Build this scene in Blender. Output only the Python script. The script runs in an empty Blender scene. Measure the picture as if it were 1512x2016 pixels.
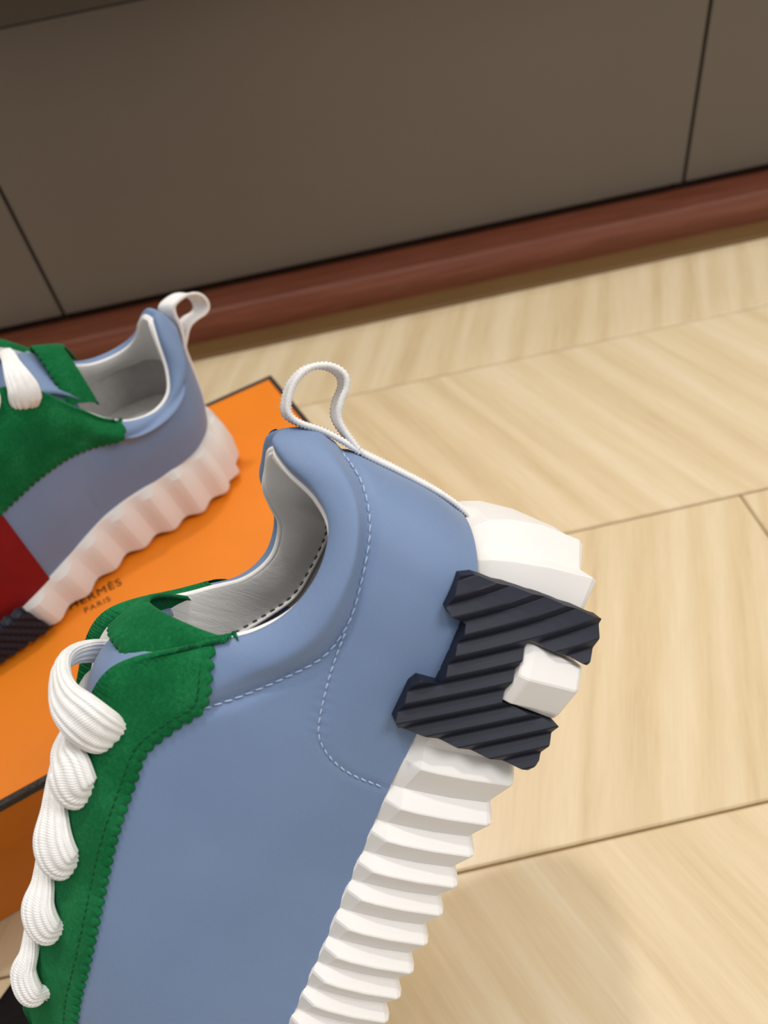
import bpy, bmesh, math, random
import numpy as np
from mathutils import Matrix, Vector
random.seed(7); rng = np.random.default_rng(7)
SC = bpy.context.scene; COL = SC.collection

# ------------------------------------------------------------------ camera
CAM_H = 0.43
CAM_R = np.array([[0.97625385, -0.2158404, 0.0184756],      # rows: world X, Y, Z in lens axes (right, down, forward)
                  [-0.17007981, -0.71085954, 0.68245995],
                  [-0.13416887, -0.66939648, -0.73068945]])
cd = bpy.data.cameras.new('camera'); cam = bpy.data.objects.new('camera', cd); COL.objects.link(cam)
m = Matrix.Identity(4)
for r in range(3):
    m[r][0] = CAM_R[r, 0]; m[r][1] = -CAM_R[r, 1]; m[r][2] = -CAM_R[r, 2]
m[2][3] = CAM_H
cam.matrix_world = m
cd.sensor_fit = 'VERTICAL'; cd.sensor_height = 6.79; cd.lens = 5.1; cd.clip_start = 0.01
cd.dof.use_dof = True; cd.dof.focus_distance = 0.262; cd.dof.aperture_fstop = 1.9
SC.camera = cam

# ------------------------------------------------------------------ light and exposure
SC.view_settings.view_transform = 'Standard'; SC.view_settings.look = 'None'
SC.view_settings.gamma = 1.0; SC.view_settings.use_curve_mapping = False
SC.view_settings.exposure = -0.32
W = bpy.data.worlds.new('room_light'); SC.world = W; W.use_nodes = True
W.node_tree.nodes['Background'].inputs[0].default_value = (1.0, 0.98, 0.955, 1)
W.node_tree.nodes['Background'].inputs[1].default_value = 0.48

def lamp(name, kind, loc, energy, color, size, target=None):
    ld = bpy.data.lights.new(name, kind); ld.energy = energy; ld.color = color
    if kind == 'AREA': ld.shape = 'DISK'; ld.size = size
    else: ld.shadow_soft_size = size
    o = bpy.data.objects.new(name, ld); COL.objects.link(o); o.location = loc
    if target is not None:
        o.rotation_euler = (Vector(target) - Vector(loc)).to_track_quat('-Z', 'Y').to_euler()
    return o
lamp('ceiling_downlight', 'POINT', (-0.04, 0.78, 2.30), 62, (1.0, 0.965, 0.92), 0.06)
lamp('added_fill', 'AREA', (1.35, -0.25, 1.8), 24, (1.0, 0.975, 0.945), 1.0, (0.25, 0.4, 0))  # unseen fill, added to brighten doors and floor towards the right
lamp('added_fill', 'AREA', (-0.2, 0.25, 2.6), 20, (1.0, 0.975, 0.945), 1.8)  # unseen broad fill from above, added in place of some ambient light

# ------------------------------------------------------------------ materials
def srgb(r, g, b):
    f = lambda c: (c / 255 / 12.92) if c / 255 <= 0.04045 else ((c / 255 + 0.055) / 1.055) ** 2.4
    return (f(r), f(g), f(b), 1)
class NT:
    def __init__(s, name, rough=0.5, spec=0.5):
        s.m = bpy.data.materials.new(name); s.m.use_nodes = True
        s.t = s.m.node_tree; s.b = s.t.nodes['Principled BSDF']
        s.b.inputs['Roughness'].default_value = rough; s.b.inputs['Specular IOR Level'].default_value = spec
    def n(s, kind, **kw):
        x = s.t.nodes.new(kind)
        for k, v in kw.items():
            if k in x.inputs: x.inputs[k].default_value = v
            else: setattr(x, k, v)
        return x
    def l(s, a, b): s.t.links.new(a, b)
    def ramp(s, fac, stops):
        r = s.t.nodes.new('ShaderNodeValToRGB')
        while len(r.color_ramp.elements) < len(stops): r.color_ramp.elements.new(0.5)
        for e, (p, c) in zip(r.color_ramp.elements, stops): e.position = p; e.color = c
        s.l(fac, r.inputs[0]); return r.outputs[0]
    def coord(s, out='Object', scale=(1, 1, 1), rot=(0, 0, 0), loc=(0, 0, 0)):
        c = s.n('ShaderNodeTexCoord'); mp = s.n('ShaderNodeMapping')
        mp.inputs['Scale'].default_value = scale; mp.inputs['Rotation'].default_value = rot; mp.inputs['Location'].default_value = loc
        s.l(c.outputs[out], mp.inputs[0]); return mp.outputs[0]
    def noise(s, vec, scale, detail=4, rough=0.5, dist=0.0):
        x = s.n('ShaderNodeTexNoise', Scale=scale, Detail=detail, Roughness=rough, Distortion=dist); s.l(vec, x.inputs['Vector']); return x.outputs[0]
    def bump(s, h, strength, dist):
        x = s.n('ShaderNodeBump', Strength=strength, Distance=dist); s.l(h, x.inputs['Height']); s.l(x.outputs[0], s.b.inputs['Normal']); return x
    def base(s, sock): s.l(sock, s.b.inputs['Base Color'])

def mat_flat(name, col, rough=0.5, spec=0.5, var=0.06, scale=60, bump=0.0, bscale=900):
    t = NT(name, rough, spec); v = t.coord()
    c0 = tuple(x * (1 - var) for x in col[:3]) + (1,); c1 = tuple(min(1, x * (1 + var)) for x in col[:3]) + (1,)
    t.base(t.ramp(t.noise(v, scale, 3), [(0.3, c0), (0.7, c1)]))
    if bump: t.bump(t.noise(v, bscale, 4), bump, 0.0004)
    return t.m

def mat_wood_floor(name, ang):
    t = NT(name, 0.34, 0.42)
    oi = t.n('ShaderNodeObjectInfo')
    c = t.n('ShaderNodeTexCoord')
    off = t.n('ShaderNodeVectorMath', operation='MULTIPLY_ADD')
    t.l(oi.outputs['Random'], off.inputs[0]); off.inputs[1].default_value = (3.1, 1.7, 0.0); t.l(c.outputs['Object'], off.inputs[2])
    mp = t.n('ShaderNodeMapping'); t.l(off.outputs[0], mp.inputs[0]); mp.vector_type = 'TEXTURE'
    mp.inputs['Rotation'].default_value = (0, 0, ang); mp.inputs['Scale'].default_value = (0.55, 9.0, 1)   # grain runs along local Y
    v = mp.outputs[0]
    broad = t.noise(v, 9, 3, 0.5, 0.6)
    fine = t.noise(v, 120, 5, 0.65)
    wv = t.n('ShaderNodeTexWave', wave_type='BANDS', bands_direction='X', Scale=5.0, Distortion=9.0, Detail=3.0)
    wv.inputs['Detail Scale'].default_value = 1.6; wv.inputs['Detail Roughness'].default_value = 0.55
    t.l(v, wv.inputs['Vector'])
    a = t.n('ShaderNodeMix', data_type='FLOAT'); a.inputs[0].default_value = 0.30; t.l(broad, a.inputs[2]); t.l(wv.outputs['Fac'], a.inputs[3])
    b = t.n('ShaderNodeMix', data_type='FLOAT'); b.inputs[0].default_value = 0.45; t.l(a.outputs[0], b.inputs[2]); t.l(fine, b.inputs[3])
    sx = t.n('ShaderNodeSeparateXYZ'); t.l(v, sx.inputs[0])
    fl = t.n('ShaderNodeMath', operation='SNAP'); t.l(sx.outputs[0], fl.inputs[0]); fl.inputs[1].default_value = 0.105
    wn = t.n('ShaderNodeTexWhiteNoise', noise_dimensions='1D'); t.l(fl.outputs[0], wn.inputs['W'])
    st = t.n('ShaderNodeMath', operation='MULTIPLY_ADD'); t.l(wn.outputs[0], st.inputs[0]); st.inputs[1].default_value = 0.14; st.inputs[2].default_value = -0.07
    finer = t.noise(v, 420, 3, 0.6)
    f2 = t.n('ShaderNodeMath', operation='MULTIPLY_ADD'); t.l(finer, f2.inputs[0]); f2.inputs[1].default_value = 0.20; f2.inputs[2].default_value = -0.10
    s1 = t.n('ShaderNodeMath', operation='ADD'); t.l(b.outputs[0], s1.inputs[0]); t.l(st.outputs[0], s1.inputs[1])
    s2 = t.n('ShaderNodeMath', operation='ADD'); t.l(s1.outputs[0], s2.inputs[0]); t.l(f2.outputs[0], s2.inputs[1])
    t.base(t.ramp(s2.outputs[0], [(0.22, srgb(198, 172, 132)), (0.42, srgb(214, 192, 153)), (0.58, srgb(222, 202, 166)), (0.80, srgb(230, 214, 184))]))
    t.bump(fine, 0.05, 0.0005)
    return t.m

def mat_fabric():
    t = NT('blue_satin_neoprene', 0.5, 0.4); v = t.coord()
    v2 = t.coord(rot=(0, math.radians(35), 0), scale=(1, 0.2, 1))
    w = t.n('ShaderNodeTexWave', wave_type='BANDS', bands_direction='X', Scale=620.0, Distortion=1.0, Detail=1.0); t.l(v2, w.inputs[0])
    sp = t.noise(v, 2600, 2, 0.6)
    big = t.noise(v, 25, 2)
    t.base(t.ramp(big, [(0.3, srgb(112, 134, 170)), (0.7, srgb(119, 141, 177))]))
    a = t.n('ShaderNodeMath', operation='ADD'); t.l(w.outputs['Fac'], a.inputs[0]); t.l(sp, a.inputs[1])
    t.bump(a.outputs[0], 0.30, 0.0002)
    t.b.inputs['Sheen Weight'].default_value = 0.25; t.b.inputs['Sheen Roughness'].default_value = 0.4
    return t.m

def mat_suede():
    t = NT('green_suede', 0.95, 0.1); v = t.coord()
    n1 = t.noise(v, 45, 4, 0.6, 0.4); n2 = t.noise(v, 900, 4, 0.7)
    a = t.n('ShaderNodeMix', data_type='FLOAT'); a.inputs[0].default_value = 0.45; t.l(n1, a.inputs[2]); t.l(n2, a.inputs[3])
    t.base(t.ramp(a.outputs[0], [(0.3, srgb(6, 74, 38)), (0.5, srgb(16, 96, 53)), (0.72, srgb(38, 124, 76))]))
    t.bump(n2, 0.5, 0.0006)
    t.b.inputs['Sheen Weight'].default_value = 0.35; t.b.inputs['Sheen Roughness'].default_value = 0.5
    t.b.inputs['Sheen Tint'].default_value = srgb(90, 190, 130)
    return t.m

def mat_leather():
    t = NT('white_lining_leather', 0.5, 0.4); v = t.coord(scale=(1.7, 0.6, 0.28))
    n1 = t.noise(v, 260, 5, 0.6, 0.8); n2 = t.noise(t.coord(), 1500, 3)
    t.base(t.ramp(t.noise(t.coord(), 40, 2), [(0.3, srgb(235, 232, 228)), (0.7, srgb(243, 241, 238))]))
    a = t.n('ShaderNodeMath', operation='MULTIPLY_ADD'); t.l(n2, a.inputs[0]); a.inputs[1].default_value = 0.3; t.l(n1, a.inputs[2])
    t.bump(a.outputs[0], 0.34, 0.0007)
    return t.m

def mat_lace(name, braid=True):
    t = NT(name, 0.85, 0.15)
    c = t.n('ShaderNodeTexCoord')
    t.base(t.ramp(t.noise(c.outputs['Object'], 300, 3), [(0.3, srgb(236, 234, 232)), (0.7, srgb(246, 244, 242))]))
    mp = t.n('ShaderNodeMapping'); t.l(c.outputs['UV'], mp.inputs[0]); mp.inputs['Scale'].default_value = (1, 1, 1)
    w = t.n('ShaderNodeTexWave', wave_type='BANDS', bands_direction='DIAGONAL', Scale=180.0 if braid else 240.0, Distortion=0.6, Detail=1.0)
    t.l(mp.outputs[0], w.inputs[0])
    a = t.n('ShaderNodeMath', operation='MULTIPLY_ADD'); t.l(t.noise(c.outputs['Object'], 2200, 3), a.inputs[0]); a.inputs[1].default_value = 0.6; t.l(w.outputs['Fac'], a.inputs[2])
    t.bump(a.outputs[0], 0.35, 0.0003)
    t.b.inputs['Sheen Weight'].default_value = 0.3
    return t.m

M_FABRIC = mat_fabric(); M_SUEDE = mat_suede(); M_LEATHER = mat_leather()
M_LACE = mat_lace('white_knit_lace'); M_TAPE = mat_lace('white_woven_tape', False)
M_SOLE = mat_flat('white_foam_rubber', srgb(233, 230, 227), 0.6, 0.3, 0.012, 40, 0.06, 2200)
M_NAVY = mat_flat('navy_ribbed_rubber', srgb(23, 27, 43), 0.5, 0.35, 0.12, 80, 0.05, 1500)
M_SOCK = mat_flat('grey_sock_lining', srgb(184, 181, 178), 0.8, 0.2, 0.06, 200, 0.3, 1500)
M_SOCKBLUE = mat_flat('blue_grey_inner_textile', srgb(96, 112, 146), 0.8, 0.2, 0.06, 200, 0.3, 1500)
M_RED = mat_flat('dark_red_fabric', srgb(128, 10, 16), 0.7, 0.3, 0.08, 100, 0.2, 1500)
M_THREAD = mat_flat('pale_blue_thread', srgb(170, 186, 212), 0.7, 0.3, 0.05)
M_DKTHREAD = mat_flat('dark_thread', srgb(70, 70, 74), 0.8, 0.2, 0.05)
M_GRTHREAD = mat_flat('green_thread', srgb(14, 74, 42), 0.8, 0.2, 0.05)
M_KNIT = mat_flat('slate_ribbed_edge', srgb(72, 90, 122), 0.7, 0.2, 0.05)
M_ORANGE = mat_flat('orange_box_paper', srgb(228, 126, 22), 0.45, 0.4, 0.03, 30, 0.08, 1800)
M_EDGE = NT('dark_brown_box_edging', 0.3, 0.5)
_v = M_EDGE.coord(); M_EDGE.base(M_EDGE.ramp(M_EDGE.noise(_v, 700, 3), [(0.35, srgb(24, 18, 16)), (0.7, srgb(60, 50, 46))])); M_EDGE.bump(M_EDGE.noise(_v, 1100, 3), 0.9, 0.001); M_EDGE = M_EDGE.m
M_INK = mat_flat('dark_brown_ink', srgb(60, 34, 22), 0.6, 0.2, 0.05)
M_DOOR = mat_flat('taupe_laminate', srgb(106, 98, 89), 0.38, 0.4, 0.03, 6, 0.04, 1400)
M_DOORDARK = mat_flat('dark_taupe_laminate', srgb(84, 76, 67), 0.45, 0.4, 0.03)
M_DARK = mat_flat('dark_cabinet_carcass', srgb(40, 32, 26), 0.6, 0.3, 0.05)
M_SEAM = mat_flat('floor_groove', srgb(150, 122, 84), 0.7, 0.2, 0.04)
M_SHADOW = mat_flat('brown_plinth_shadow', srgb(112, 82, 46), 0.5, 0.3, 0.06, 12)  # floor shade below the plinth, put into a dark brown colour
M_BLACK = mat_flat('black_woven_fabric', srgb(26, 24, 25), 0.9, 0.15, 0.25, 900, 0.6, 1600)
M_WALL = mat_flat('warm_white_paint', srgb(226, 218, 206), 0.9, 0.2, 0.02)
def mat_plinth():
    t = NT('red_brown_wood', 0.38, 0.45); v = t.coord(scale=(1.5, 30, 30))
    n = t.noise(v, 10, 5, 0.6, 0.3)
    t.base(t.ramp(n, [(0.3, srgb(104, 54, 36)), (0.7, srgb(130, 76, 55))])); t.bump(n, 0.05, 0.0005)
    return t.m
M_PLINTH = mat_plinth()
M_FLOOR = [mat_wood_floor('pale_wood_left_grain', math.radians(-22.5)), mat_wood_floor('pale_wood_right_grain', math.radians(24))]

# ------------------------------------------------------------------ mesh helpers
def link(name, me, mt, parent=None, smooth=False):
    me.name = name
    o = bpy.data.objects.new(name, me); COL.objects.link(o)
    if mt and not me.materials: me.materials.append(mt)
    if smooth: me.polygons.foreach_set('use_smooth', [True] * len(me.polygons))
    if parent: o.parent = parent
    return o
def mesh(name, v, f, mt, parent=None, smooth=False, uv=None):
    me = bpy.data.meshes.new(name); me.from_pydata([tuple(map(float, p)) for p in v], [], f); me.update()
    if uv is not None:
        ul = me.uv_layers.new(name='uv'); li = np.zeros(len(me.loops), dtype=int); me.loops.foreach_get('vertex_index', li)
        ul.data.foreach_set('uv', np.asarray(uv, float)[li].ravel())
    return link(name, me, mt, parent, smooth)
def grid_faces(nu, nv, cu=False, cv=False, flip=False):
    f = []
    for i in range(nu if cu else nu - 1):
        for j in range(nv if cv else nv - 1):
            a = i * nv + j; b = ((i + 1) % nu) * nv + j; c = ((i + 1) % nu) * nv + (j + 1) % nv; d = i * nv + (j + 1) % nv
            f.append((a, d, c, b) if flip else (a, b, c, d))
    return f
def box_bm(bm, x0, x1, y0, y1, z0, z1):
    v = [bm.verts.new(p) for p in ((x0,y0,z0),(x1,y0,z0),(x1,y1,z0),(x0,y1,z0),(x0,y0,z1),(x1,y0,z1),(x1,y1,z1),(x0,y1,z1))]
    for q in ((0,3,2,1),(4,5,6,7),(0,1,5,4),(1,2,6,5),(2,3,7,6),(3,0,4,7)): bm.faces.new([v[i] for i in q])
def box(name, x0, x1, y0, y1, z0, z1, mt, parent=None, bev=0.0, seg=2):
    bm = bmesh.new(); box_bm(bm, x0, x1, y0, y1, z0, z1)
    if bev: bmesh.ops.bevel(bm, geom=bm.edges[:], offset=bev, segments=seg, affect='EDGES', profile=0.5)
    me = bpy.data.meshes.new(name); bm.to_mesh(me); bm.free()
    return link(name, me, mt, parent)
def extrude_profile(name, prof, x0, x1, mt, parent=None):     # prof: closed (y, z) loop, counter-clockwise seen from +X
    n = len(prof); v = [(x0, y, z) for y, z in prof] + [(x1, y, z) for y, z in prof]
    f = [tuple(range(n))[::-1], tuple(range(n, 2 * n))] + [(i, (i + 1) % n, n + (i + 1) % n, n + i) for i in range(n)]
    return mesh(name, v, f, mt, parent)
def empty(name, loc, label=None, cat=None, group=None, rz=0.0):
    o = bpy.data.objects.new(name, None); COL.objects.link(o); o.location = loc; o.rotation_euler = (0, 0, rz); o.empty_display_size = 0.05
    if label: tag(o, label, cat, group)
    return o
def tag(o, label, cat, group=None):
    o['label'] = label; o['category'] = cat
    if group: o['group'] = group
def cr(P, n):
    """Catmull-Rom through the rows of P, n samples per span."""
    P = np.asarray(P, float); Q = np.vstack([2 * P[0] - P[1], P, 2 * P[-1] - P[-2]]); out = []
    t = np.linspace(0, 1, n, endpoint=False)[:, None]
    for i in range(1, len(Q) - 2):
        a, b, c, d = Q[i - 1], Q[i], Q[i + 1], Q[i + 2]
        out.append(0.5 * (2 * b + (c - a) * t + (2 * a - 5 * b + 4 * c - d) * t ** 2 + (3 * b - a - 3 * c + d) * t ** 3))
    return np.vstack(out + [P[-1:]])
def resample(P, step):
    P = np.asarray(P, float); d = np.r_[0, np.cumsum(np.linalg.norm(np.diff(P, axis=0), axis=1))]
    n = max(2, int(round(d[-1] / step)) + 1); s = np.linspace(0, d[-1], n)
    return np.stack([np.interp(s, d, P[:, k]) for k in range(P.shape[1])], 1)

# ------------------------------------------------------------------ floor
floor = box('floor', -1.7, 1.7, -0.9, 1.3, -0.03, -0.0035, M_SEAM); floor['kind'] = 'structure'
ROW = 0.2077
for k in range(-4, 4):
    y0 = 0.1355 + k * ROW; y1 = y0 + ROW
    if y0 > 0.80: continue
    joint = {0: 0.263, 1: 0.93, 2: -0.72, -1: 0.86}.get(k, 0.4 + 0.37 * k)
    xs = [x for x in (joint - 2.4, joint - 1.2, joint, joint + 1.2, joint + 2.4)]
    for a, b in zip(xs[:-1], xs[1:]):
        a = max(a, -1.7); b = min(b, 1.7)
        if b - a < 0.05: continue
        cx_, cy_ = (a + b) / 2, (y0 + y1) / 2; hx, hy = (b - a) / 2 - 0.0006, ROW / 2 - 0.0006
        bm = bmesh.new(); box_bm(bm, -hx, hx, -hy, hy, -0.008, 0.0)
        bmesh.ops.bevel(bm, geom=[e for e in bm.edges if all(v.co.z > -0.001 for v in e.verts)], offset=0.0011, segments=1, affect='EDGES')
        me = bpy.data.meshes.new('floor_plank'); bm.to_mesh(me); bm.free()
        p = link('floor_plank', me, M_FLOOR[k % 2], floor); p.location = (cx_, cy_, 0)

# ------------------------------------------------------------------ cabinet behind, on its plinth
YF = 0.7167                                                    # door faces
wall = box('wall_back', -1.7, 1.7, 1.20, 1.30, -0.03, 2.6, M_WALL); wall['kind'] = 'structure'
cab = empty('cabinet', (0, YF, 0), 'long low taupe cabinet with flush doors on a red-brown wood plinth', 'cabinet')
def cpart(o): o.matrix_parent_inverse = Matrix.Translation((0, -YF, 0)); return o
cpart(box('carcass', -1.68, 1.68, YF + 0.019, YF + 0.46, 0.0352, 0.3298, M_DARK, cab))
for x0, x1 in ((-0.8934, -0.2567), (-0.2533, 0.3806), (0.3840, 1.0190)):
    cpart(box('door', x0, x1, YF, YF + 0.0185, 0.0443, 0.2862, M_DOOR, cab, 0.0008, 2))
for x0, x1 in ((-0.886, -0.2524), (-0.2500, 0.3737), (0.3763, 1.012)):
    cpart(box('lower_rail', x0, x1, YF + 0.008, YF + 0.0188, 0.0354, 0.0432, M_DARK, cab, 0.0006, 1))
cpart(box('upper_rail', -1.68, 1.68, YF + 0.001, YF + 0.0188, 0.2864, 0.3298, M_DOORDARK, cab, 0.0006, 1))
cpart(box('countertop', -1.68, 1.68, YF - 0.046, YF + 0.465, 0.330, 0.360, M_DOOR, cab, 0.002, 2))
Y0 = 0.6766
cpart(extrude_profile('plinth', [(Y0, 0.0), (YF + 0.45, 0.0), (YF + 0.45, 0.0345), (Y0 + 0.0085, 0.0345), (Y0 + 0.005, 0.0325), (Y0 + 0.0012, 0.025), (Y0, 0.0205)], -1.68, 1.68, M_PLINTH, cab))
cpart(extrude_profile('shadow_strip', [(Y0 - 0.0215, 0.0), (Y0 - 0.0002, 0.0), (Y0 - 0.0002, 0.0062), (Y0 - 0.006, 0.0058), (Y0 - 0.0195, 0.0030), (Y0 - 0.0215, 0.0018)], -1.68, 1.68, M_SHADOW, cab))  # thin dark strip in place of the shadow along the plinth foot

# ------------------------------------------------------------------ orange shoe box with dark edging
YAW = math.radians(20.0); ZB = 0.0996
BOX_L, BOX_D = 0.40, 0.2184
box_o = empty('shoe_box', (-0.0486, 0.4648, 0), 'flat orange lidded cardboard box with dark edging, under a sneaker on the floor', 'box', rz=YAW)
# box frame: back right corner of the lid is the origin, -x runs to the left, -y towards the viewer
box('box_base', -BOX_L + 0.003, -0.003, -BOX_D + 0.003, -0.003, 0.0, ZB - 0.004, M_ORANGE, box_o, 0.0012, 2)
bm = bmesh.new(); box_bm(bm, -BOX_L, 0, -BOX_D, 0, 0.067, ZB)
bmesh.ops.delete(bm, geom=[f for f in bm.faces if f.normal.z < -0.5 or all(v.co.z < 0.07 for v in f.verts)], context='FACES_ONLY')
me = bpy.data.meshes.new('lid'); bm.to_mesh(me); bm.free()
lid = link('lid', me, M_ORANGE, box_o)
sm = lid.modifiers.new('thickness', 'SOLIDIFY'); sm.thickness = 0.0015; sm.offset = -1
e = 0.0032
for nm, (x0, x1, y0, y1) in dict(front=(-BOX_L - 0.0006, 0.0006, -BOX_D - 0.0006, -BOX_D + e), back=(-BOX_L - 0.0006, 0.0006, -e, 0.0006),
                                 left=(-BOX_L - 0.0006, -BOX_L + e, -BOX_D + e, -e), right=(-e, 0.0006, -BOX_D + e, -e)).items():
    box('lid_edging', x0, x1, y0, y1, ZB - 0.0042, ZB + 0.0007, M_EDGE, lid, 0.001, 2)
def lettering(txt, size, loc):
    cu = bpy.data.curves.new('print', 'FONT'); cu.body = txt; cu.size = size; cu.align_x = 'RIGHT'; cu.extrude = 0.00005; cu.space_character = 1.15
    t = bpy.data.objects.new('print', cu); COL.objects.link(t)
    me = bpy.data.meshes.new_from_object(t.evaluated_get(bpy.context.evaluated_depsgraph_get())); bpy.data.objects.remove(t)
    me.materials.clear(); o = link('printed_lettering', me, M_INK, lid); o.location = loc
LX, LY = -0.1500, -0.1235
lettering('HERMÈS', 0.0080, (LX, LY, ZB + 0.0002))
lettering('PARIS', 0.0056, (LX - 0.009, LY - 0.0075, ZB + 0.0002))

# black fabric on the floor in the near left corner
def black_mat():
    a = math.radians(51); P = np.array([-0.239, 0.123]) + 0.029 * np.array([math.cos(a), math.sin(a)])
    u = np.array([-math.cos(a), -math.sin(a)]); v = np.array([math.sin(a), -math.cos(a)])
    bm = bmesh.new(); nu, nv = 30, 20; g = {}
    for i in range(nu):
        for j in range(nv):
            q = P + u * (0.30 * i / (nu - 1)) + v * (0.16 * j / (nv - 1))
            g[i, j] = bm.verts.new((q[0], q[1], 0.004 + 0.0009 * math.sin(i * 1.1) * math.sin(j * 0.9) if 0 < i < nu - 1 and 0 < j < nv - 1 else 0.0034))
    for i in range(nu - 1):
        for j in range(nv - 1): bm.faces.new((g[i, j], g[i + 1, j], g[i + 1, j + 1], g[i, j + 1]))
    bmesh.ops.recalc_face_normals(bm, faces=bm.faces[:])
    if sum(f.normal.z for f in bm.faces) < 0: bmesh.ops.reverse_faces(bm, faces=bm.faces[:])
    me = bpy.data.meshes.new('floor_mat'); bm.to_mesh(me); bm.free()
    o = link('floor_mat', me, M_BLACK, None, True); s = o.modifiers.new('thickness', 'SOLIDIFY'); s.thickness = 0.0033; s.offset = -1
    tag(o, 'black fabric mat lying on the floor at the bottom left corner', 'mat')
black_mat()

# ================================================================== the sneaker (millimetres, x to the toe, y to the outer side, z up)
B = [(-53,0,46),(-51,13,45.5),(-45,24,44),(-36,31,42),(-27,33.5,40),(-16,34.5,39),(-4,34.5,38.5),(8,34,38),(20,34,37.5),(35,34,37),(60,34.5,34.3),(90,36.3,31.8),(120,38.8,30.6),(150,40,29.5),(180,40,30),(205,26,30),(218,0,30)]
Mi = [(-55,0,62),(-53,13,61.5),(-46.5,24,60.5),(-37,30.5,59),(-27,33,58),(-16,34,57),(-4,33.8,57),(8,33.5,58),(20,33.5,60),(35,33.5,64),(60,35,66),(90,36.5,64),(120,38.5,60),(150,39,54),(180,37,49),(204,24,44),(217,0,42)]
S = [(-55,0,93),(-53.5,9,91),(-48.5,18.5,85.5),(-39.5,25.5,79.5),(-28,29,76),(-17,30.5,74),(-5,30.5,73.5),(7,30,78),(18,29.5,87),(32,30,98),(60,31.5,104),(90,33,99),(120,33,92),(150,30,82),(178,24,70),(198,14,62),(206,0,60)]
Cc = [(-56.2,0,101.5),(-54,9,101.5),(-49.8,18.2,95),(-43,25.6,87.4),(-32,31,82.4),(-18.7,33.4,80.8),(-4.3,33.2,82),(7,32,88),(16.8,29.8,96.8),(33,28,110),(60,27.5,115),(90,26.5,109),(120,25.5,102),(150,22,93),(174,16,83),(190,8,76),(196,0,75)]
Rr = [(-50.5,0,111.5),(-48,6,112.5),(-44.5,12.5,107),(-41,19,97.5),(-34,24.5,90.2),(-21,27,87.3),(-7,27,89.3),(4.5,26,96),(14.5,24,108),(33,20.5,127),(60,19.5,124.5),(90,18.5,118),(120,17.5,111.5),(150,14,105),(165,7,98.5),(170,3,96.5),(172,0,96)]
Ii = [(-45.5,0,109),(-43.8,4.5,110),(-41,10,104.5),(-38,15.6,95),(-31.8,20.6,88),(-20.5,23.2,85.3),(-7.5,23.2,87.4),(3.5,22.2,94.2),(13.5,21,105.5),(33,18,125),(60,17.2,122.6),(90,16.2,116),(120,15.2,109.5),(149,12,103),(163,6,96.5),(168,2.5,94.8),(170,0,94.4)]
SEAM = [(-54.2,91.5),(-49,85),(-38.5,79),(-23,75),(-10,73),(2,75),(13,83),(22,91.5),(30,100.5)]
COUNTER = [(-8,72.8),(2,71.6),(12,69.8),(22,67),(26.5,63.5),(30,57.5),(32,50),(32.5,39.5)]
EST = [(7,99.5),(10,104.6),(14,105),(20,103),(29,101),(37,105.5),(47,110),(56,109.5),(69,108),(80,106),(99,101.5),(116,97.5),(136,93),(155,86),(172,80)]

EST_IN = [(-1.5,81),(0.5,77),(5,74.5),(11,75),(20,77.5),(32,79.5),(47,80),(60,79),(80,76),(99,73),(116,70),(136,66),(155,62),(172,58)]

EST_NEAR_IN = [(8,93),(11,98),(15,100),(20,101),(29,102),(37,105.5),(47,109),(60,108.5),(80,106),(99,101.5),(116,97.5),(136,93),(155,86),(172,80)]

def ring(P, n, Q=None):
    """left half heel->toe plus right half Q (or the mirrored left) as one strip right toe -> heel -> left toe, splined."""
    P = np.asarray(P, float); Rm = (P if Q is None else np.asarray(Q, float))[1:][::-1].copy(); Rm[:, 1] *= -1
    return cr(np.vstack([Rm, P]), n)

def bulge(x):
    sm = lambda a, b: np.clip((x - a) / (b - a), 0, 1) ** 2 * (3 - 2 * np.clip((x - a) / (b - a), 0, 1))
    return 14.0 * sm(18, 95) * (1 - sm(150, 215))

def thin(x): return np.interp(x, [-20, 10, 31, 61, 90, 130, 180, 215], [0, 1.5, 4, 8.5, 11, 11, 6, 0])

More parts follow.
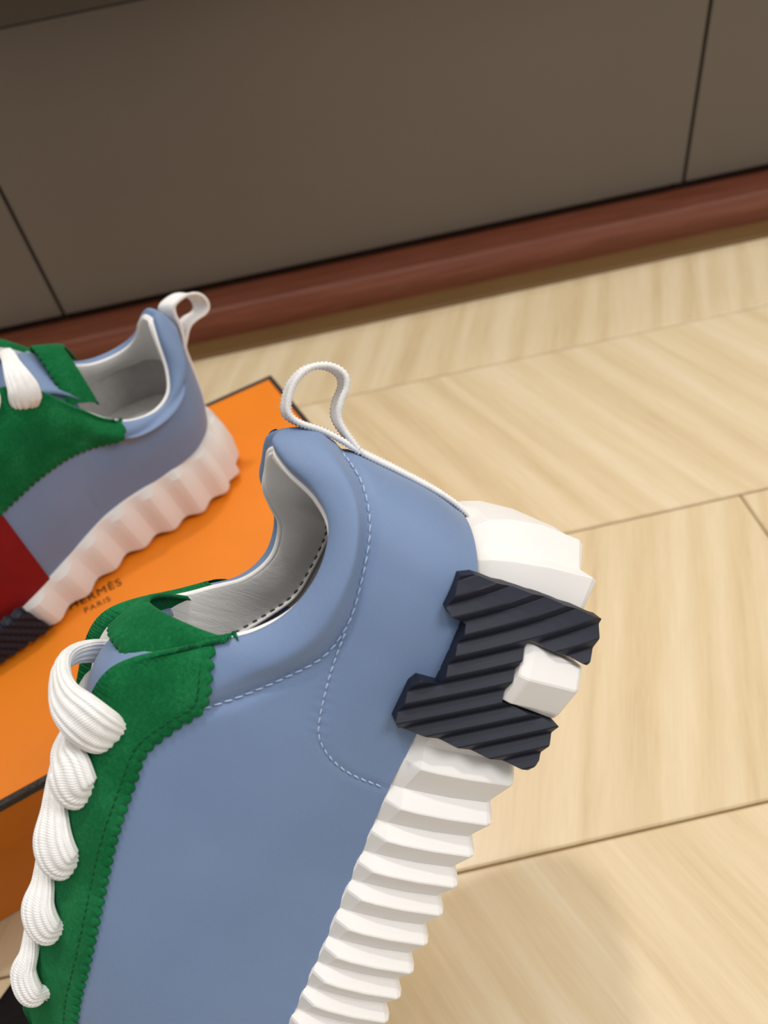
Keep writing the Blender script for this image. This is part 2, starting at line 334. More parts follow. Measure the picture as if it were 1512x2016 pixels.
class Shoe:
    def __init__(s, name, label, flip, n_s=20, n_t=11, stitches=True, lift=(), est_in=None):
        s.flip = flip; s.st = stitches; s.est_in = est_in or EST_NEAR_IN
        s.lift = np.zeros((17, 3)); s.lift[:len(lift)] = lift
        s.root = empty(name, (0, 0, 0), label, 'shoe', 'pair of blue sneakers with green suede and white laces')
        s.root.empty_display_size = 0.03
        def medial(c, k, kb):
            c = np.asarray(c, float) + s.lift * k; c[:, 1] += kb * bulge(c[:, 0]) * (c[:, 1] > 0.01); c[:, 2] -= max(0, kb * 2.5 - 1.5) * thin(c[:, 0]); return c
        s.med = [medial(c, k, kb) for c, k, kb in ((B, 0, 1), (Mi, 0, .95), (S, .5, .7), (Cc, .85, .4), (Rr, 1, .1), (Ii, 1, .1))]
        L = [ring(c, n_s, q) for c, q in zip((B, Mi, S, Cc, Rr, Ii), s.med)]
        A = np.stack(L)                                        # level, s, xyz
        s.shell = np.stack([cr(A[:, i], n_t) for i in range(A.shape[1])])   # s, t, xyz
        s.ns, s.nt = s.shell.shape[:2]; s.mid = (s.ns - 1) // 2
        du = np.gradient(s.shell, axis=0); dv = np.gradient(s.shell, axis=1)
        nr = np.cross(dv, du); nr /= np.linalg.norm(nr, axis=2, keepdims=True) + 1e-9
        c = np.array([40, 0, 60.])
        if np.sum(nr * (s.shell - c)) < 0: nr = -nr
        s.nrm = nr; s.base = s.shell.copy()
        half = s.base[s.mid:, :int(s.nt * 0.93)]; s.hx = half.reshape(-1, 3); s.hn = nr[s.mid:, :int(s.nt * 0.93)].reshape(-1, 3)
        mf = np.array([1, -1, 1.]); s.mx = s.base[:s.mid + 1, :int(s.nt * 0.93)].reshape(-1, 3) * mf; s.mn = nr[:s.mid + 1, :int(s.nt * 0.93)].reshape(-1, 3) * mf
    def co(s, v):
        v = np.asarray(v, float) / 1000
        if s.flip: v = v * np.array([1, -1, 1])
        return v
    def add(s, name, v, f, mt, smooth=True, uv=None, parent=None):
        if s.flip: f = [tuple(q)[::-1] for q in f]
        return mesh(name, s.co(v), f, mt, parent or s.root, smooth, uv)
    def on(s, x, z, off=0.0, side=1):
        """point on the outer (left) side of the upper at side-view position (x, z)."""
        hx, hn = (s.hx, s.hn) if side > 0 else (s.mx, s.mn)
        d = (hx[:, 0] - x) ** 2 + (hx[:, 2] - z) ** 2
        k = np.argpartition(d, 22)[:22]; w = np.exp(-d[k] / 6.0) + 1e-4; w /= w.sum()
        p = (hx[k] * w[:, None]).sum(0); n = (hn[k] * w[:, None]).sum(0); n /= np.linalg.norm(n)
        return np.array([x, p[1], z]) + n * off, n

    # ---- upper shell with stitched grooves
    def upper(s):
        P = s.base.copy(); dep = np.zeros(P.shape[:2])
        for line, amp, w in ((SEAM, 1.5, 1.7), (COUNTER, 0.55, 0.9)):
            ln = resample(cr(line, 8), 1.0)
            for i in range(s.ns):
                row = P[i][:, [0, 2]]; d2 = ((row[:, None, :] - ln[None]) ** 2).sum(2).min(1)
                dep[i] = np.maximum(dep[i], amp * np.exp(-d2 / (w * w)))
        s.shell = P - s.nrm * dep[..., None]
        s.add('upper', s.shell.reshape(-1, 3), grid_faces(s.ns, s.nt), M_FABRIC)
    # ---- white rolled edge and lining
    def lining(s):
        n = 14
        depth = np.interp(np.arange(17), [0,1,2,3,4,5,6,7,8,9,16], [36,35,30,21,15,12.5,14,18,21,14,8])
        def lower(I, lift, side):
            rl = I.copy(); rl[:, 2] -= 1.5; rl[:, 1] -= 1.0 * np.sign(rl[:, 1]); rl[:9, 0] += np.array([2.2,2.0,1.4,0.8,0.3,0,-.2,-.6,-.8])
            dp = np.maximum(6, depth + lift)
            if side < 0 and not s.flip: dp[3:10] = I[3:10, 2] - np.array([80, 76, 74, 73.5, 75, 81, 95])
            md = I.copy(); md[:, 2] -= dp * 0.5; md[:, 1] *= 1.02; md[0, 0] -= 1
            low = I.copy(); low[:, 2] -= dp; low[:, 1] *= np.interp(np.arange(17), [0,1,2,3,4,8,16], [1,3.2,1.85,1.5,1.25,1.15,1.0]); low[0:3, 0] -= np.array([3.5, 3, 1.5])
            cap = np.asarray(Mi, float)[:, 1] - 4.0; low[1:16, 1] = np.minimum(low[1:16, 1], np.maximum(cap[1:16], 2)); return rl, md, low
        I = np.asarray(Ii, float); lv = [ring(I, n, s.med[5])]
        for q, q2 in zip(lower(I, np.zeros(17), 1), lower(s.med[5], s.lift[:, 2], -1)): lv.append(ring(q, n, q2))
        A = np.stack(lv); G = np.stack([cr(A[:, i], 6) for i in range(A.shape[1])])
        s.G = G
        s.add('collar_lining', G.reshape(-1, 3), grid_faces(G.shape[0], G.shape[1]), M_LEATHER)
        if not s.flip:
            ed = [i for i in range(len(G) // 2 + 1) if G[i, -1, 0] < 24]
            hem = G[ed][:, -1]; s.tube('lining_hem', hem + np.array([0, 0.5, 0.4]), 0.75, M_LEATHER, 7)
            s.stitch('lining_stitching', resample(G[ed][:, -1] * 0.86 + G[ed][:, -7] * 0.14 + np.array([0, 0.35, 0]), 0.8), M_DKTHREAD, 3.6, 1.9, 0.28)
            R4, C4 = np.asarray(s.med[4]), np.asarray(s.med[3])
            for q in (0.08, 0.3, 0.52, 0.74):
                c = cr((R4 * (1 - q) + C4 * q)[0:6], 8); c[:, 1] *= -1; c[:, 1] -= 0.2; s.tube('ribbed_edge', c[4:36], 0.95, M_KNIT, 7)
        # sock lining below it, and the insole
        e = G[:, -1]; fl = e.copy(); fl[:, 2] = np.minimum(47, fl[:, 2] - 4); fl[:, 1] *= 1.03
        e2 = e.copy(); e2[:, 1] *= 1.01; e2[:, 2] += 0.5
        V = np.stack([e2, (e2 + fl) / 2 * np.array([1, 1.0, 1]), fl], 1)
        nfr = [i for i in range(len(V))]
        heelset = [i for i in nfr if V[i, 0, 0] < 8]; i0, i1 = heelset[0], heelset[-1]
        Vh = V[i0:i1 + 1]; s.add('sock_lining', Vh.reshape(-1, 3), grid_faces(len(Vh), 3), M_SOCK)
        for sl in (V[:i0 + 1], V[i1:]): s.add('quarter_lining', sl.reshape(-1, 3), grid_faces(len(sl), 3), M_SOCKBLUE)
        f = fl[:len(fl) // 2 + 1]; g = fl[len(fl) // 2:][::-1]
        W_ = np.stack([f + np.array([0, 0, .5]), (f + g) / 2, g + np.array([0, 0, .5])], 1)
        s.add('insole', W_.reshape(-1, 3), grid_faces(len(W_), 3), M_SOCK)
        # thin white piping round the collar edge
        I2 = ring(Ii, n, s.med[5]); keep = [i for i in range(len(I2)) if I2[i, 0] < 20]; I2 = I2[keep[0]:keep[-1] + 1]
        s.tube('collar_piping', I2 + np.array([0, 0, -0.2]), 1.15, M_LEATHER, 7)
    def tube(s, name, P, r, mt, k=6, parent=None):
        P = np.asarray(P, float); T = np.gradient(P, axis=0); T /= np.linalg.norm(T, axis=1, keepdims=True) + 1e-9
        ref = np.array([0, 0.05, 1.0]); Nn = np.cross(T, ref); Nn /= np.linalg.norm(Nn, axis=1, keepdims=True) + 1e-9; Bn = np.cross(T, Nn)
        a = np.linspace(0, 2 * np.pi, k, endpoint=False); r = np.broadcast_to(np.asarray(r, float), (len(P),))
        V = P[:, None] + r[:, None, None] * (np.cos(a)[None, :, None] * Nn[:, None] + np.sin(a)[None, :, None] * Bn[:, None])
        f = grid_faces(len(P), k, False, True, True); f += [tuple(range(k)), tuple(range((len(P) - 1) * k, len(P) * k))[::-1]]
        return s.add(name, V.reshape(-1, 3), f, mt, True, None, parent)
    # ---- stitches: short threads lying in the groove
    def stitch(s, name, pts, mt, pitch=3.1, ln=2.3, r=0.32, off=0.15):
        if not s.st: pitch *= 1.0
        V, F = [], []; k = 5; prof = [(-0.5, 0.35), (-0.35, 0.9), (0, 1), (0.35, 0.9), (0.5, 0.35)]
        P = resample(pts, pitch)
        for i in range(len(P) - 1):
            d = P[i + 1] - P[i]; d /= np.linalg.norm(d) + 1e-9; c = (P[i] + P[i + 1]) / 2
            a = np.cross(d, [0.1, 1, 0.2]); a /= np.linalg.norm(a) + 1e-9; b = np.cross(d, a); o = len(V)
            d = d + 0.12 * a
            for q, w in prof:
                for j in range(k):
                    t = 2 * math.pi * j / k
                    V.append(c + d * q * ln + (a * math.cos(t) + b * math.sin(t)) * r * w)
            for u in range(4):
                for j in range(k): F.append((o + u * k + j, o + u * k + (j + 1) % k, o + (u + 1) * k + (j + 1) % k, o + (u + 1) * k + j))
        x = s.add(name, V, F, mt); x['kind'] = 'stuff'; return x
    def seams(s):
        ln = resample(cr(SEAM, 8), 0.8); s.stitch('seam_stitching', [s.on(x, z, -0.85)[0] for x, z in ln], M_THREAD)
        ln = resample(cr(COUNTER, 8), 0.8); s.stitch('counter_stitching', [s.on(x, z, -0.1)[0] for x, z in ln], M_THREAD, 2.7, 2.0)
    # ---- green suede eyestay, pinked along its lower edge; side = +1 outer, -1 inner
    def eyestay(s, side):
        low = resample(cr(EST if side > 0 else s.est_in, 10), 0.35); d = np.arange(len(low)) * 0.35
        tg = np.gradient(low, axis=0); tg /= np.linalg.norm(tg, axis=1, keepdims=True); nn = np.stack([-tg[:, 1], tg[:, 0]], 1)
        zig = np.abs(np.mod(d / 3.4, 1) - 0.5) * 2; low2 = low - nn * ((1 - (1 - zig) ** 2) * 1.5)[:, None]
        lt = s.base[s.mid:]; rimc = lt[:, s.nt - 1 - 11 + 2]; rim = resample(cr(Rr if side > 0 else s.med[4] * np.array([1, 1, 1]), 12), 0.5); inn = resample(cr(Ii if side > 0 else s.med[5], 12), 0.5)
        V = []; rows = 12; x_start = low[0, 0]
        for (x, z), (xb, zb) in zip(low2, low):
            k = int(np.argmin(np.abs(rim[:, 0] - max(xb + 1.0, x_start + 2.0))))
            ki = int(np.argmin(np.abs(inn[:, 0] - rim[k, 0])))
            row = []; p0, n0 = s.on(x, z, 0.3, side); row.append(p0)
            for q in (0.0, 0.05, 0.15, 0.3, 0.45, 0.6, 0.75, 0.88):
                xx, zz = (x, z) if q < 0.015 else ((x + xb) / 2, (z + zb) / 2) if q < 0.1 else (xb, zb)
                X = xx + (rim[k, 0] - xx) * q; Z = zz + (rim[k, 2] - zz) * q
                p, n = s.on(X, min(Z, rim[k, 2] - 0.6), 1.25 if q < 0.015 else 1.6 + 0.5 * math.sin(math.pi * q), side)
                row.append(p)
            r = rim[k]; row.append(r + np.array([0, 1.3, 0.9])); row.append(r + np.array([0, -0.2, 1.9])); row.append(r + np.array([0, -1.8, 1.5])); row.append(inn[ki] + np.array([0, -1.0, -0.2]))
            V.append(row)
        V = np.array(V)
        if side < 0: V[..., 1] *= -1
        s.add('eyestay', V.reshape(-1, 3), grid_faces(V.shape[0], V.shape[1], flip=side < 0), M_SUEDE)
        if side > 0:
            st = low + nn * 2.2; s.stitch('eyestay_stitching', [s.on(x, z, 1.75)[0] for x, z in st if x > 14], M_GRTHREAD, 2.6, 2.0, 0.3)
    # ---- tongue and the suede band across its top
    def tongue(s):
        def shift(p):
            if not s.flip: return p
            k = 1 - min(1, max(0, (p[0] - 40) / 60)); return (p[0] - 13 * k, p[1], p[2] - (8 + 0.22 * max(0, -p[1])) * k)
        xs = np.linspace(24, 164, 50); ys = np.linspace(-1, 1, 21); V = []
        rim = resample(cr(Rr, 12), 0.5); rim = rim[rim[:, 0] > 20]
        for x in xs:
            k = int(np.argmin(np.abs(rim[:, 0] - x))); w = max(2.0, rim[k, 1] + 1.5 if x < 150 else rim[k, 1]); z = rim[k, 2]
            if x < 40: z -= (40 - x) * 0.12
            h_ = 5.5 - 3.2 * min(1, max(0, (x - 60) / 60))
            for y in ys: V.append((x, y * w * (0.93 if y > 0 or s.flip else 0.78), z - 5.2 + h_ * (1 - y * y)))
        V = [shift(p) for p in V]
        o = s.add('tongue', V, grid_faces(50, 21, flip=True), M_FABRIC)
        m_ = o.modifiers.new('padding', 'SOLIDIFY'); m_.thickness = 0.003; m_.offset = 1 if s.flip else -1
        arch = cr([(22.5, 106.5), (19, 113.5), (12.5, 120.5), (4, 125.5), (-5, 126.3), (-13, 122), (-19, 114.5), (-22.5, 107)], 10)
        n = len(arch); fr = []; nu = 150
        a2 = resample(arch, 0.5); V = []
        for i, (y, z) in enumerate(a2):
            t = i / (len(a2) - 1); zig = abs(math.fmod(i * 0.5 / 3.2, 1) - 0.5) * 2
            xf = 29.0 + 1.4 * (1 - (1 - zig) ** 2); xr = 9.5 + 6.5 * min(1, 2.0 * t)
            x_ = [xr + (xf - xr) * q for q in (0, 0.04, 0.25, 0.5, 0.75, 0.96, 1.0)]
            lift = [-1.4, 0.2, 1.3, 1.9, 2.4, 2.6, 1.3]
            for X, lf in zip(x_, lift): V.append(shift((X, y, z + lf + (X - 20) * 0.30)))
        o = s.add('tongue_tab', V, grid_faces(len(a2), 7), M_SUEDE)
        m_ = o.modifiers.new('thickness', 'SOLIDIFY'); m_.thickness = 0.0013; m_.offset = -1
    # ---- laces
    def laces(s):
        rim = resample(cr(s.med[4] if s.flip else Rr, 12), 0.5); rim = rim[rim[:, 0] > 8]
        zr = lambda x: rim[int(np.argmin(np.abs(rim[:, 0] - x))), 2]
        for j, xk in enumerate((46, 66, 90, 113.5, 138)):
            if j == 0:
                q = [(2, 20.5, -9.5), (1.8, 25.8, -8.3), (1, 27.4, -4.0), (-1, 26.6, 2.6), (-2, 22.0, 8.2), (-3, 13.5, 11.2), (-4, 5, 12), (-4, -4, 9.5), (-4, -11, 4), (-4, -15, -3), (-4, -16, -8)]
            else:
                q = [(1.5, 20.0, -6.0), (1.2, 24.8, -4.8), (0.5, 26.6, -1.0), (-4, 24.4, 2.8), (-10, 18.5, 5.0), (-17, 9, 6.4), (-23, 0, 6.2), (-28, -8, 4.5), (-31, -13, 0.5), (-33, -16, -5), (-34, -17, -9)]
            if j == 1: q = [(a_ * (1 if a_ > -5 else 0.55), b_, c_ - (2.0 if i_ > 4 else 0)) for i_, (a_, b_, c_) in enumerate(q)]
            dz = (0, 0, -0.6, -1.8, -2.4)[j]; st_ = (1, 0.9, 0.78, 0.70, 0.62)[j]
            P = np.array([(xk - (13 if s.flip else 0) + a_, b_, zr(max(10 if s.flip else 22, xk - (13 if s.flip else 0) + a_)) + c_ + (dz if 4 <= i_ <= 7 else 0)) for i_, (a_, b_, c_) in enumerate(q)])
            wd = np.array([1.6, 5.0, 7.2, 7.2, 5.8, 4.2, 3.6, 3.6, 4.0, 4.0, 3.5]) * np.array([1, 1, 1, 1, (1 + st_) / 2, st_, st_, st_, st_, 1, 1]) * (1.0, .95, .86, .72, .54)[j]
            th = np.array([0.9, 1.7, 2.4, 2.5, 2.3, 2.2, 2.1, 2.1, 2.2, 2.2, 1.2])
            P[:4, 1] -= max(0.0, 19 - rim[int(np.argmin(np.abs(rim[:, 0] - xk))), 1]) * 0.9
            if s.flip: P[:, 1] *= -1
            Q = cr(np.column_stack([P, wd, th]), 9); P = Q[:, :3]; wd = Q[:, 3]; th = Q[:, 4]
            T = np.gradient(P, axis=0); T /= np.linalg.norm(T, axis=1, keepdims=True)
            cen = np.array([0, 1.0, 0]) * 0; upv = np.column_stack([np.zeros(len(P)), P[:, 1] * 0.055, np.ones(len(P)) * 0.75])
            Sd = np.cross(upv, T); Sd /= np.linalg.norm(Sd, axis=1, keepdims=True); Up = np.cross(T, Sd)
            k = 60; a = np.linspace(0, 2 * np.pi, k, endpoint=False); V = []; UV = []; acc = np.r_[0, np.cumsum(np.linalg.norm(np.diff(P, axis=0), axis=1))]
            for i in range(len(P)):
                for q in a:
                    cx, sy = math.cos(q), math.sin(q); rib = 1 + 0.15 * math.cos(q * 15)
                    x = math.copysign(abs(cx) ** 0.8, cx) * wd[i] * (1 + 0.02 * math.cos(q * 15)); y = math.copysign(abs(sy) ** 0.75, sy) * th[i] * rib
                    V.append(P[i] + Sd[i] * x + Up[i] * y); UV.append((acc[i] / 1000 * 5, q / 6.283 * 0.08))
            f = grid_faces(len(P), k, False, True); f += [tuple(range(k))[::-1], tuple(range((len(P) - 1) * k, len(P) * k))]
            s.add('lace', V, f, M_LACE, True, UV)
    # ---- heel tape and pull loop
    def tape(s):
        loop = [(-51.5,37),(-55.0,52),(-55.8,69),(-55.8,83.5),(-56.4,87.5),(-58.2,91.5),(-60.4,95.6),(-63,98),(-67.1,99.2),(-71.4,99.6),(-74.2,101.5),(-75,105.2),(-73.8,109.2),(-70.7,112.7),(-65.6,114.4),(-60.2,113.8),(-56.2,111.8),(-55.2,107.4),(-56.3,100.5),(-56.4,93.5),(-55.8,86.5)]
        def strip(name, pts, w, th, twist=0.0):
            c = cr(pts, 8); c = resample(c, 0.6); T = np.gradient(c, axis=0); T /= np.linalg.norm(T, axis=1, keepdims=True); N_ = np.stack([-T[:, 1], T[:, 0]], 1)
            V, UV = [], []
            prof = [(-w, -th), (-w * .8, -th * .8), (0, -th * .7), (w * .8, -th * .8), (w, -th), (w + .4, 0), (w, th), (w * .8, th * .8), (0, th * .7), (-w * .8, th * .8), (-w, th), (-w - .4, 0)]
            for i, (p, n) in enumerate(zip(c, N_)):
                knit = 1 + 0.5 * (i % 2)
                for y, t in prof:
                    e = abs(y) > w * 0.9
                    q = p + n * t * (knit if e else 1); tw = twist * min(1, 1.6 * min(i, len(c) - 1 - i) / len(c) * 2); V.append((q[0] - math.sin(tw) * abs(y) * (1 if y * (-1 if s.flip else 1) > 0 else -1), math.cos(tw) * y, q[1])); UV.append((i * 0.0006 * 6, y / 1000 * 6))
            f = grid_faces(len(c), 12, False, True); f += [tuple(range(12))[::-1], tuple(range((len(c) - 1) * 12, len(c) * 12))]
            s.add(name, V, f, M_TAPE, True, UV)
        strip('heel_tape', loop[:5], 4.4, 0.8)
        strip('pull_loop', loop[4:], 4.4, 0.8, 0.75 if s.flip else 0.12)
    # ---- serrated sole
    def outline(s, med):
        x = np.r_[-63.0 + 8 * (1 - np.cos(np.linspace(0, np.pi / 2, 60))), np.linspace(-54.5, 205, 520), 205 + 27 * np.sin(np.linspace(0.02, np.pi / 2, 60))]
        def half(x):
            if x < -8: return 40 * max(0.0, 1 - min(1.0, (-8 - x) / 55) ** 2.4) ** (1 / 2.4)
            if x > 140: return 45 * max(0.0, 1 - min(1.0, (x - 140) / 92) ** 2.2) ** (1 / 2.2)
            t = min(1, max(0, (x - 30) / 110)); t = t * t * (3 - 2 * t); return 40 + 5 * t
        y = np.array([half(v) for v in x]) + (bulge(x) if med else 0); return np.column_stack([x, y])
    def sole(s):
        Hx = [-63, -53, -42, 15, 31, 61, 86, 118, 160, 200, 232]; HzL = [47, 46, 42, 38.5, 37.8, 35.3, 33, 32, 30.5, 31, 33]; HzM = [z - float(thin(x)) for x, z in zip(Hx, HzL)]
        def side(peaks, amp, lean, med=False):
            Hz = HzM if med else HzL
            o = s.outline(med); q = np.r_[0, np.cumsum(np.linalg.norm(np.diff(o, axis=0), axis=1))]
            tg = np.gradient(o, axis=0); tg /= np.linalg.norm(tg, axis=1, keepdims=True); n = np.stack([-tg[:, 1], tg[:, 0]], 1)
            def at(qq, off):
                p = np.array([np.interp(qq, q, o[:, 0]), np.interp(qq, q, o[:, 1])]); nn = np.array([np.interp(qq, q, n[:, 0]), np.interp(qq, q, n[:, 1])]); return p + nn * off / (np.linalg.norm(nn) + 1e-9)
            pq = [q[int(np.argmin(np.abs(o[:, 0] - xp)))] for xp in peaks]
            seq = [(0.0, 0.6)]
            if pq[0] > 1: pass
            for i, p_ in enumerate(pq):
                if i: seq.append((pq[i - 1] * 0.34 + p_ * 0.66, 0.0))
                if med and 1 < i < len(pq) - 2:
                    w_ = pq[i + 1] - p_; seq.pop() if i > 2 else None
                    for c_ in range(-3, 4): seq.append((p_ + c_ * w_ / 8, 0.5 + 0.5 * math.cos(c_ * math.pi / 4)))
                    seq.append((p_ + w_ / 2, 0.0)); continue
                for dd, hh in ((-0.5, 0.965), (0, 1), (0.5, 0.965)): seq.append((p_ + dd, hh))
            seq.append((q[-1], 0.5)); seq = sorted(set(seq))
            cols = []
            for qq, hgt in seq:
                x0 = np.interp(qq, q, o[:, 0]); H = np.interp(x0, Hx, Hz); heel = max(0, min(1, (-20 - x0) / 35)); ln_ = lean(x0)
                col = []
                for fz, a_, off in ((0.0, 0.55, -2.0), (0.04, 0.9, -0.6), (0.09, 1, 0), (0.45, 1, 0.2 - 0.6 * heel), (0.72, 1, -0.6 - 2.2 * heel), (0.86, 0.95, -1.4 - 4.2 * heel), (0.965, 0.25, -2.2 - 6.5 * heel), (1.0, 0.0, -3.2 - 7.5 * heel), (1.02, 0.0, -6.4 - 7.5 * heel)):
                    p = at(min(q[-1], max(0, qq + ln_ * min(fz, 0.965) * (0 if qq == 0 or qq == q[-1] else 1))), -amp * (1 - hgt * a_) + off)
                    z = H * fz + (1 - hgt) * 2.0 * (1 if fz < 0.05 else (0.5 if fz < 0.1 else 0))
                    if qq in (0.0, q[-1]): p = np.array([p[0], 0.0])
                    col.append((p[0], p[1], z))
                cols.append(col)
            return np.array(cols)
        pk = [-62.6, -54.5, -38, -22.3, -3, 15.2, 30.1, 42.2, 53.3, 64.1, 75.1, 85.3, 95, 104.2, 113.2, 122.3, 131.5, 141, 150.5, 160, 169.5, 179, 188, 196.5, 204.5, 212, 219, 225.5, 230.5]
        L = side(pk, 4.6, lambda x: np.interp(x, [-63, -20, 20, 110, 232], [9.5, 8.5, 6.8, 0.8, 0]))
        mk = list(np.r_[-62, -54, np.arange(-40, 210, 20.0), 221, 230.5])
        Rg = side(mk, 3.2, lambda x: np.interp(x, [-63, 20, 110, 232], [6, 5, 3, 0]), True)
        Rg[..., 1] *= -1
        s.soleL = L
        for G, fl in ((L, False), (Rg, True)):
            pass
        A = np.vstack([Rg[::-1], L[1:]]); nu, nv = A.shape[:2]
        f = grid_faces(nu, nv, False, False, False)
        V = list(A.reshape(-1, 3)); F = list(f)
        # tread bottom and top deck
        def cap(j, flip, z):
            o = len(V); nl = len(L); ids = [i * nv + j for i in range(nu)]
            cen = []
            for i in range(nu):
                V.append(np.array([A[i, j, 0], A[i, j, 1] * 0.35, z if z is not None else A[i, j, 2] - 0.8]))
            for i in range(nu - 1):
                q = (ids[i], ids[i + 1], o + i + 1, o + i); F.append(q if flip else q[::-1])
            h = nu - 1
            for i in range(0, nu // 2 - 1):
                a, b = i, i + 1; xa = V[o + a][0]
            # close the centre with a fan
            c = len(V); V.append(np.array([80.0, 0, V[o][2]]))
            for i in range(nu - 1):
                q = (o + i, o + i + 1, c); F.append(q if flip else q[::-1])
        cap(0, True, 1.2); cap(nv - 1, False, None)
        ob = s.add('sole', V, F, M_SOLE, True)
        bm = bmesh.new(); bm.from_mesh(ob.data); bmesh.ops.remove_doubles(bm, verts=bm.verts, dist=1e-5); bmesh.ops.recalc_face_normals(bm, faces=bm.faces[:]); bm.to_mesh(ob.data); bm.free()
        ob.data.set_sharp_from_angle(angle=math.radians(16))
        return ob
    # ---- navy ribbed emblem: an upright H over sole and upper, and the white block in its lower gap
    def sole_half(s, x):
        if x < -8: return 40 * max(0.0, 1 - min(1.0, (-8 - x) / 55) ** 2.4) ** (1 / 2.4)
        t = min(1, max(0, (x - 30) / 110)); t = t * t * (3 - 2 * t); return 40 + 5 * t
    def ysurf(s, x, z):
        a = s.sole_half(x); b = s.on(x, 50.0, 0)[0][1] + 1.2; t = min(1, max(0, z / 50)); return a * (1 - t) + b * t
    def emblem(s, side=1, dx=0.0, shape=None, scale=1.0, name='side_emblem'):
        poly = [(-44.5,1.0),(-36,0.6),(-30.2,1.4),(-29.8,22.5),(-9.2,22),(-9.6,1.2),(-4,0.8),(3,0.8),(7.4,2.4),(8.6,18),(9.8,38),(11,46.6),(9.2,48.6),(-3,49.4),(-5.6,48.2),(-6.4,41.6),(-26.2,43),(-26.6,48.6),(-28,50.6),(-38.2,50.2),(-40,46),(-40.8,38),(-43,22)]
        bm = bmesh.new(); vs = [bm.verts.new((x, 0, z)) for x, z in poly]; bm.faces.new(vs)
        d = np.array([0.585, 0.811]); nrm = np.array([-d[1], d[0]])       # rib direction, climbing towards the toe
        pitch = 5.9
        def cut(co, no):
            bmesh.ops.bisect_plane(bm, geom=bm.verts[:] + bm.edges[:] + bm.faces[:], plane_co=co, plane_no=no, dist=1e-5)
        offs = np.arange(-16, 17) * pitch
        for o_ in offs:
            for dd in (0, 0.42 * pitch, 0.5 * pitch, 0.92 * pitch):
                c = nrm * (o_ + dd); cut((c[0], 0, c[1]), (nrm[0], 0, nrm[1]))
        for xx in range(-46, 14, 3): cut((xx + 0.37, 0, 0), (1, 0, 0))
        for zz in range(-2, 54, 4): cut((0, 0, zz + 0.29), (0, 0, 1))
        bmesh.ops.recalc_face_normals(bm, faces=bm.faces[:])
        outer = {}
        def rib(x, z):
            t = ((x * nrm[0] + z * nrm[1]) / pitch) % 1.0
            return 1.9 * (t / 0.42 if t < 0.42 else 1.0 if t < 0.5 else (1 - (t - 0.5) / 0.42) if t < 0.92 else 0.0)
        for v in bm.verts:
            x, z = v.co.x, v.co.z; v.co.y = s.ysurf(x, z) + 2.2 + rib(x, z)
        be = [e for e in bm.edges if e.is_boundary]
        r = bmesh.ops.extrude_edge_only(bm, edges=be)
        for v in [g for g in r['geom'] if isinstance(g, bmesh.types.BMVert)]: v.co.y -= 5.5
        for v in bm.verts: v.co = s.co((v.co.x, v.co.y * side, v.co.z))
        bmesh.ops.recalc_face_normals(bm, faces=bm.faces[:])
        me = bpy.data.meshes.new(name); bm.to_mesh(me); bm.free()
        o = link(name, me, M_NAVY, s.root); o['label'] = 'navy ribbed rubber H-shaped emblem'
        # white block in the lower gap, ridged down its middle
        def yb(x): return s.sole_half(x) + 0.6
        xs = [-28.6, -27.4, -21.0, -11.2, -9.9]; hh = [-0.5, 0.9, 4.2, 1.2, -0.2]; zs = [0.3, 2.2, 19.0, 21.8]; V = []
        for x, h in zip(xs, hh):
            ln_ = [-1.2, -1.0, 1.4, 1.6]
            for j, z in enumerate(zs): V.append((x + (ln_[j] if 0 < xs.index(x) < 4 else 0), (yb(x) + h - (1.6 if j in (0, 3) else 0)) * side, z))
        n0 = len(V)
        for x in xs:
            for z in zs: V.append((x, (s.sole_half(x) - 6) * side, z))
        F = grid_faces(5, 4, flip=side > 0) + [tuple(n0 + i for i in q) for q in grid_faces(5, 4, flip=side < 0)]
        loop = [i * 4 for i in range(5)] + [16 + j for j in (1, 2, 3)] + [i * 4 + 3 for i in (3, 2, 1, 0)] + [2, 1]
        for a, b in zip(loop, loop[1:] + loop[:1]): F.append((a, b, n0 + b, n0 + a))
        o = s.add('sole_block', V, F, M_SOLE, False)
        bm = bmesh.new(); bm.from_mesh(o.data); bmesh.ops.recalc_face_normals(bm, faces=bm.faces[:]); bmesh.ops.bevel(bm, geom=bm.edges[:], offset=0.0004, segments=1, affect='EDGES'); bm.to_mesh(o.data); bm.free()
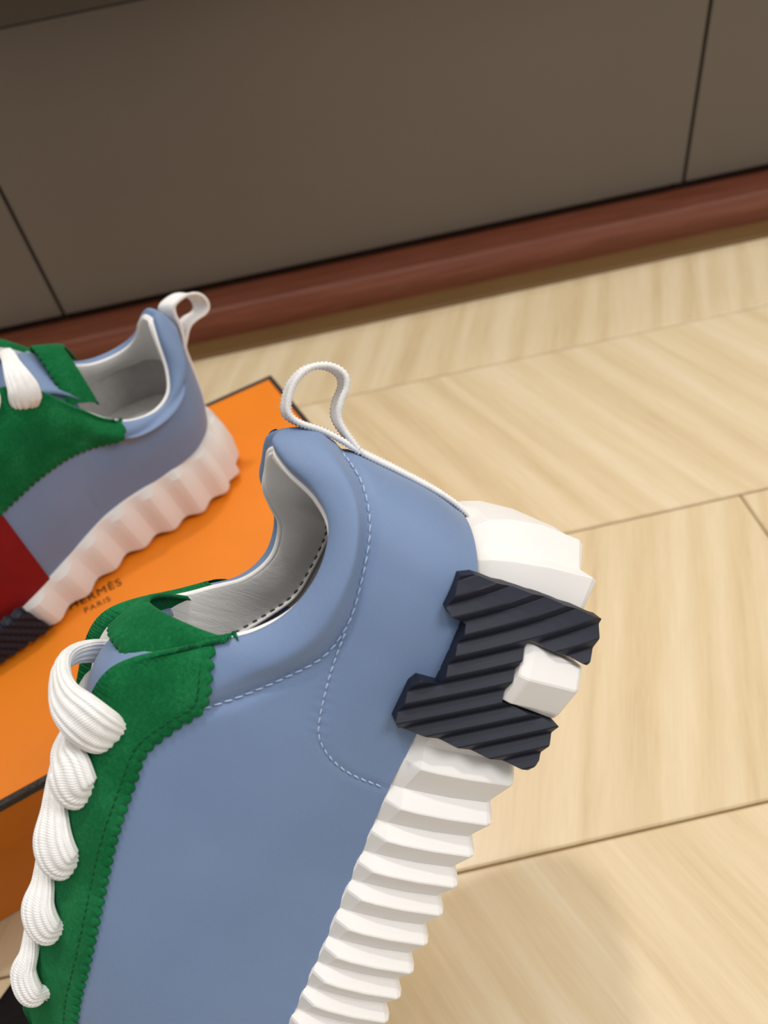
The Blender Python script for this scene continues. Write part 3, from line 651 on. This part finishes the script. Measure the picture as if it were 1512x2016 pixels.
    # ---- inner side: red toe panel and navy ribbed insert
    def inner_side(s):
        n = s.ns; rows = int(s.nt * 0.32); P = []
        for i in range(0, s.mid):
            x = s.base[i, 0, 0]
            if x > 72:
                P.append([s.base[i, j] + s.nrm[i, j] * 0.9 for j in range(rows)])
        P = np.array(P); s.add('toe_panel', P.reshape(-1, 3), grid_faces(P.shape[0], P.shape[1]), M_RED)
        V = []; o = s.outline(True)
        xs = np.arange(84, 132, 0.75)
        zs = np.linspace(1.0, 26, 12)
        for x in xs:
            y = np.interp(x, o[:, 0], o[:, 1])
            for k, z in enumerate(zs):
                t = ((x - 0.6 * z) / 6.0) % 1; rb = 2.0 * (1 - abs(2 * t - 1))
                V.append((x + 0.25 * z, -(y + 0.4 + rb - (3 if k in (0, 11) else 0)), z))
        s.add('side_insert', V, grid_faces(len(xs), 12, flip=False), M_NAVY, False)['label'] = 'navy ribbed rubber insert on the inner side'
    def build(s):
        s.sole(); s.upper(); s.lining(); s.tongue(); s.eyestay(1); s.eyestay(-1); s.seams(); s.tape(); s.laces(); s.emblem(); s.inner_side()
        kids = {}
        for o in s.root.children: kids.setdefault(o.name.split('.')[0], o)
        for part, host in (('seam_stitching', 'upper'), ('counter_stitching', 'upper'), ('eyestay_stitching', 'eyestay'), ('lining_stitching', 'collar_lining'), ('lining_hem', 'collar_lining'), ('tongue_tab', 'tongue')):
            if part in kids: kids[part].parent = kids[host]
        if 'tongue_tab' in kids: kids['tongue_tab']['label'] = 'green suede band across the tongue top'
        return s.root

near = Shoe('sneaker', 'blue sneaker held up in front, navy ribbed emblem on its white serrated sole', False, 20, 12, True, [(0,0,0),(1,0,.5),(4.5,.5,3.3),(8,-1,10),(6.5,-2.5,12),(1.5,-1.5,7.7),(0,0,2.9),(0,0,1.2),(0,0,2.5),(0,0,5.5),(0,0,5.5),(0,0,3),(0,0,1)])
nr_ = near.build()
AX = np.array([[-0.6357, -0.4721, -0.6107], [0.1657, -0.8562, 0.4894], [-0.7539, 0.2099, 0.6225]])   # shoe x, y, z axes in the room
mw = Matrix.Identity(4)
for c in range(3):
    for r in range(3): mw[r][c] = AX[c, r]
mw.translation = Vector((0.0302, 0.1384, 0.1773)); nr_.matrix_world = mw

far = Shoe('sneaker', 'blue sneaker standing on the orange box lid, with large wavy ridges on its sole', True, 12, 8, False, [(0,0,0),(0,0,-1),(0,1,-4),(0,2,-8),(0,3,-10),(0,3.5,-11),(0,3.5,-11.5),(0,3,-11.5),(0,2.5,-11),(0,1,-8),(0,0,-3)], EST_IN)
fr_ = far.build()
FYAW = math.radians(207.4)
fr_.location = (-0.1343, 0.3639, ZB + 0.0008); fr_.rotation_euler = (0, 0, FYAW)
